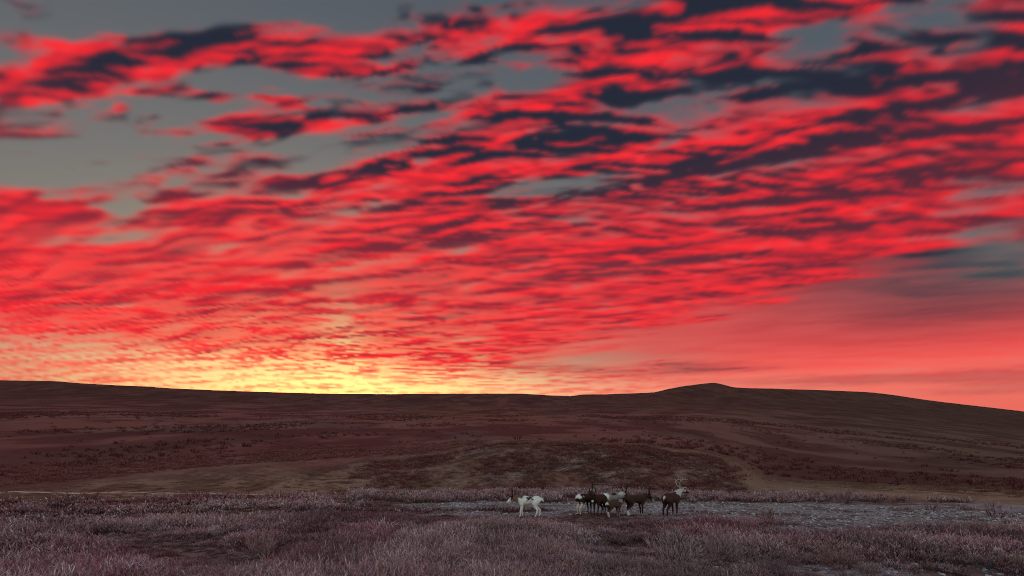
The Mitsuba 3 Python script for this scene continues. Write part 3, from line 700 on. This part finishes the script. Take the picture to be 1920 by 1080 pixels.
def flesh(B):
    hulls = [m3.Manifold.batch_hull([ball(p, r), ball(q, s)]) for _, p, r, q, s in B]
    solid = m3.Manifold.batch_boolean(hulls, m3.OpType.Add).refine_to_length(0.045)
    m = solid.to_mesh()
    t = trimesh.Trimesh(np.array(m.vert_properties[:, :3]), np.array(m.tri_verts), process=True)
    trimesh.smoothing.filter_taubin(t, 0.5, 0.52, iterations=7)
    v = np.array(t.vertices)
    best, name = np.full(len(v), 9.0), np.zeros(len(v), int)
    names = sorted({b[0] for b in B})
    for n, p, r, q, s in B:
        w = q - p
        u = np.clip(((v - p) @ w) / (w @ w), 0, 1)
        dist = np.linalg.norm(v - p - u[:, None] * w, axis=1) - (r + (s - r) * u)
        near_ = dist < best
        best[near_], name[near_] = dist[near_], names.index(n)
    part = np.array(names)[name]
    # short coat: a little uneven, so that the outline is not clean
    v = v + np.array(t.vertex_normals) * ((meshkit.fbm(v * 22, 3, 4) - 0.5) * 0.016)[:, None] * np.isin(part, ["body", "neck", "thigh"])[:, None]
    t.vertices = v
    return t, part


def horn(lines):
    """Antler as joined tapering tubes: lists of (x, y, z, radius)."""
    hulls = []
    for ln in lines:
        for a, b in zip(ln, ln[1:]):
            hulls.append(m3.Manifold.batch_hull([m3.Manifold.sphere(a[3], 10).translate(list(map(float, a[:3]))), m3.Manifold.sphere(b[3], 10).translate(list(map(float, b[:3])))]))
    m = m3.Manifold.batch_boolean(hulls, m3.OpType.Add).to_mesh()
    return trimesh.Trimesh(np.array(m.vert_properties[:, :3]), np.array(m.tri_verts), process=False)


# one antler in head coordinates (ahead, outward, up, radius)
SPIKE = [[(-.02, .04, .06, .018), (-.11, .07, .20, .016), (-.21, .10, .33, .014), (-.26, .11, .46, .010), (-.25, .09, .54, .006)], [(-.20, .10, .32, .012), (-.12, .11, .42, .006)], [(-.01, .045, .09, .014), (.10, .06, .15, .006)]]
LYRE = [[(-.02, .045, .06, .020), (-.12, .13, .18, .018), (-.22, .17, .31, .016), (-.28, .16, .44, .012), (-.30, .11, .53, .006)], [(-.10, .20, .34, .012), (-.18, .20, .42, .006)], [(.0, .05, .09, .015), (.12, .07, .14, .007)]]
BEAM = [[(-.02, .05, .07, .026), (-.14, .13, .14, .024), (-.30, .24, .23, .022), (-.38, .31, .38, .020), (-.36, .35, .54, .018), (-.24, .36, .66, .016), (-.06, .34, .70, .014), (.10, .31, .75, .008)],
        [(-.24, .36, .66, .014), (-.28, .38, .78, .010), (-.26, .38, .86, .005)], [(-.10, .345, .695, .013), (-.10, .36, .82, .009), (-.05, .36, .90, .005)], [(-.36, .35, .54, .014), (-.50, .38, .62, .008), (-.54, .38, .68, .005)],
        [(-.36, .29, .34, .014), (-.46, .31, .37, .006)], [(.0, .05, .09, .018), (.12, .09, .17, .016), (.24, .10, .20, .014), (.30, .10, .27, .006)], [(.22, .10, .20, .012), (.32, .11, .19, .006)], [(.02, .355, .72, .011), (.10, .38, .83, .005)]]

WHITE, CREAM, BROWN, DEEP, GREY, TAN = (np.array(c) for c in ((.84, .84, .84), (.66, .61, .56), (.085, .042, .034), (.032, .016, .014), (.36, .31, .31), (.24, .15, .12)))


def coat(v, part, base, leg, foot, muzzle, face, seed):
    c = np.tile(base, (len(v), 1))
    shade_ = 0.8 + 0.45 * meshkit.fbm(v * [3, 3, 5], 3, seed)
    for names, col in ((("shank", "thigh"), leg), (("foot",), foot), (("muzzle", "jaw"), muzzle), (("skull", "ear"), face), (("nose", "eye"), DEEP * 0.7), (("hoof",), DEEP)):
        c[np.isin(part, names)] = col
    return c * shade_[:, None]


def blend(c, w, col):
    return c * (1 - w[:, None]) + np.asarray(col) * w[:, None]


def pied(v, p):
    c = coat(v, p, WHITE, WHITE, WHITE, WHITE, DEEP, 1)
    nz = 0.16 * (meshkit.fbm(v * 9, 3, 6) - 0.5)
    saddle = sstep(-.30, -.24, v[:, 0] + nz) * sstep(.12, .06, v[:, 0] + nz) * sstep(.80, .86, v[:, 2] + 2.2 * nz)
    c = blend(c, saddle * (1 - 0.8 * sstep(.60, .70, meshkit.fbm(v * 14, 2, 9))), BROWN * .75)
    c = blend(c, sstep(.46, .52, v[:, 0] + 0.6 * nz) * np.isin(p, ["neck", "body"]), TAN * [1.2, .85, .8])
    c = blend(c, sstep(.20, .28, v[:, 0]) * sstep(.96, 1.02, v[:, 2]) * np.isin(p, ["body", "neck"]), TAN * .7)
    c = blend(c, sstep(.30, .36, v[:, 0]) * sstep(.40, .34, v[:, 0]) * sstep(.92, .95, v[:, 2]), BROWN)
    c = blend(c, (p == "skull") * sstep(.86, .91, v[:, 0]) * 1.0, WHITE)
    c = blend(c, (p == "nose") * 0.8, WHITE * .8)
    return blend(c, np.isin(p, ["ear"]) * 1.0, DEEP * 1.5)


def white_rump(v, p):
    c = coat(v, p, BROWN * .62, DEEP, DEEP * 1.5, DEEP, DEEP, 2)
    nz = 0.2 * (meshkit.fbm(v * 7, 3, 6) - 0.5)
    c = blend(c, sstep(-.46, -.53, v[:, 0] + nz) * sstep(.88, .93, v[:, 2] + nz), WHITE)
    c = blend(c, (v[:, 0] < -.25) * np.isin(p, ["shank", "foot"]) * 1.0, CREAM)
    c = blend(c, sstep(-.38, -.48, v[:, 0] + nz) * sstep(.70, .62, v[:, 2]) * (p == "thigh"), CREAM)
    return blend(c, sstep(.06, .03, np.hypot(v[:, 0] + .33, v[:, 2] - .95)), CREAM)


def blazed(v, p):
    c = coat(v, p, BROWN * .55, DEEP, DEEP, DEEP, DEEP * .8, 3)
    return blend(c, np.isin(p, ["muzzle", "jaw"]) * 0.9, WHITE * [.8, .85, .75])


def greyish(v, p):
    c = coat(v, p, GREY * .75, GREY * .45, GREY * .8, DEEP, DEEP * 1.4, 4)
    nz = 0.2 * (meshkit.fbm(v * 7, 3, 16) - 0.5)
    c = blend(c, sstep(-.28, -.38, v[:, 0] + nz) * sstep(.86, .92, v[:, 2] + nz), WHITE)
    c = blend(c, (p == "neck") * sstep(.90, .98, v[:, 2] + nz), CREAM * .8)
    return blend(c, sstep(-.2, -.1, v[:, 0] + nz) * sstep(.2, .1, v[:, 0] + nz) * sstep(.97, 1.0, v[:, 2]), DEEP)


def calf(v, p):
    c = coat(v, p, BROWN * 1.0, BROWN * .9, GREY * .7, DEEP, DEEP * 1.3, 5)
    nz = 0.2 * (meshkit.fbm(v * 7, 3, 26) - 0.5)
    c = blend(c, sstep(-.56, -.66, v[:, 0] + .6 * nz) * sstep(.80, .86, v[:, 2]) * 1.0, CREAM)
    c = blend(c, (v[:, 0] < -.25) * (p == "foot") * 1.0, CREAM * .9)
    return blend(c, (p == "neck") * 0.8, GREY * .9)


def plain(v, p):
    c = coat(v, p, BROWN * .62, DEEP, DEEP, DEEP, DEEP, 6)
    c = blend(c, (v[:, 0] < -.25) * (p == "foot") * sstep(.33, .28, v[:, 2]), WHITE * [.75, .9, .88])
    c = blend(c, (p == "foot") * (v[:, 0] > 0) * sstep(.10, .06, v[:, 2]), CREAM)
    c = blend(c, (p == "nose") * 0.9 + (p == "muzzle") * .35, WHITE * .8)
    return blend(c, sstep(.98, 1.05, v[:, 2]) * sstep(.5, .3, v[:, 0]) * .2, GREY * .4)


def bull(v, p):
    c = coat(v, p, BROWN * .75, DEEP, DEEP, DEEP * 1.1, GREY, 7)
    nz = 0.2 * (meshkit.fbm(v * 6, 3, 36) - 0.5)
    c = blend(c, np.maximum((p == "neck") * 1.0, sstep(.40, .52, v[:, 0] + nz) * (p == "body")), np.array([.50, .47, .50]))
    c = blend(c, (p == "skull") * sstep(0, 1, 0.9), np.array([.46, .43, .45]))
    c = blend(c, (p == "tail") * .9 + sstep(-.66, -.70, v[:, 0]) * sstep(.84, .88, v[:, 2]) * sstep(.07, .04, np.abs(v[:, 1])) * .9, CREAM * .55)
    return blend(c, (p == "foot") * sstep(.09, .06, v[:, 2]) * 0.9, CREAM * .8)


def reindeer(key, x, y, heading, scale, skel, paint, antler, antler_mat, label, horn_scale=0.86, tall=1.0):
    """heading: degrees, 0 towards +x, 90 away from the camera's side of the plain (+y)."""
    B, (pl, d, up, lf) = skeleton(*skel[:5], **skel[5])
    t, part = flesh(B)
    col = np.clip(paint(np.array(t.vertices), part), 0.008, 0.85)
    turn = rot_z(math.radians(heading))
    base = np.array([x, y, float(ground_z([x], [y])[0]) - 0.015])
    S = np.array([scale, scale, scale * tall])
    place = lambda v: (np.asarray(v) * S) @ turn.T + base  # noqa: E731
    scene[key] = mikit.ply(trimesh.Trimesh(place(t.vertices), t.faces, process=False), "fur", smooth=True, color=col)
    labels[key] = {"label": label, "category": "reindeer", "group": "reindeer of the small herd"}
    for i, s in enumerate((1, -1) if antler else ()):
        lines = [[tuple(pl + horn_scale * (a * d + s * o * lf + u * up)) + (r * (1.1 if antler is BEAM else 1.6),) for a, o, u, r in ln] for ln in antler]
        h = horn(lines)
        scene[key + "__antler" + ("_001" if i else "")] = mikit.ply(trimesh.Trimesh(place(h.vertices), h.faces, process=False), antler_mat, smooth=40)


R = math.radians
HERD = [
    (0.78, 23.2, 176, 0.95, ((.62, 0, .98), (.80, 0, .98), 0.0, R(32), (.05, -.06, .10, -.10), {}), pied, SPIKE, "antler_velvet", "white and brown pied reindeer standing apart on the left of the herd"),
    (3.63, 23.8, 42, 0.95, ((.58, 0, 1.02), (.70, .12, 1.08), R(118), R(25), (.03, -.04, .03, -.05), {}), white_rump, SPIKE, "antler_velvet", "brown reindeer with white rump and hind legs at the left end of the close group"),
    (4.25, 23.4, 233, 0.93, ((.62, .02, 1.00), (.80, .04, 1.02), R(22), R(52), (.02, -.03, .05, -.06), {}), blazed, LYRE, "antler_velvet", "dark brown reindeer facing the camera with pale muzzle and lyre shaped antlers"),
    (5.02, 24.0, 24, 0.97, ((.58, 0, 1.03), (.74, -.04, 1.06), R(30), R(20), (.04, -.05, .06, -.05), {}), greyish, LYRE, "antler_velvet", "grey and white reindeer half hidden behind the calf"),
    (4.86, 22.8, 32, 0.74, ((.56, 0, 1.02), (.66, .02, 1.14), R(25), R(15), (.02, -.04, .07, -.08), {}), calf, None, None, "small dark brown calf without antlers in the middle of the group"),
    (6.04, 23.4, 24, 0.97, ((.60, 0, .98), (.76, -.05, 1.00), R(-28), R(38), (.03, -.05, .16, -.10), {}), plain, SPIKE, "antler_velvet", "dark brown reindeer with white hind socks at the right end of the close group"),
    (7.70, 23.2, 46, 1.06, ((.62, -.02, 1.06), (.80, -.10, 1.22), R(-40), R(16), (.06, -.05, -.04, -.14), dict(fat=1.05, mane=1.0)), bull, BEAM, "antler_bone", "bull reindeer with pale neck and large branching antlers standing apart on the right", 0.66),
]
for k, args in enumerate(HERD):
    reindeer("reindeer" + ("_%03d" % k if k else ""), *args)
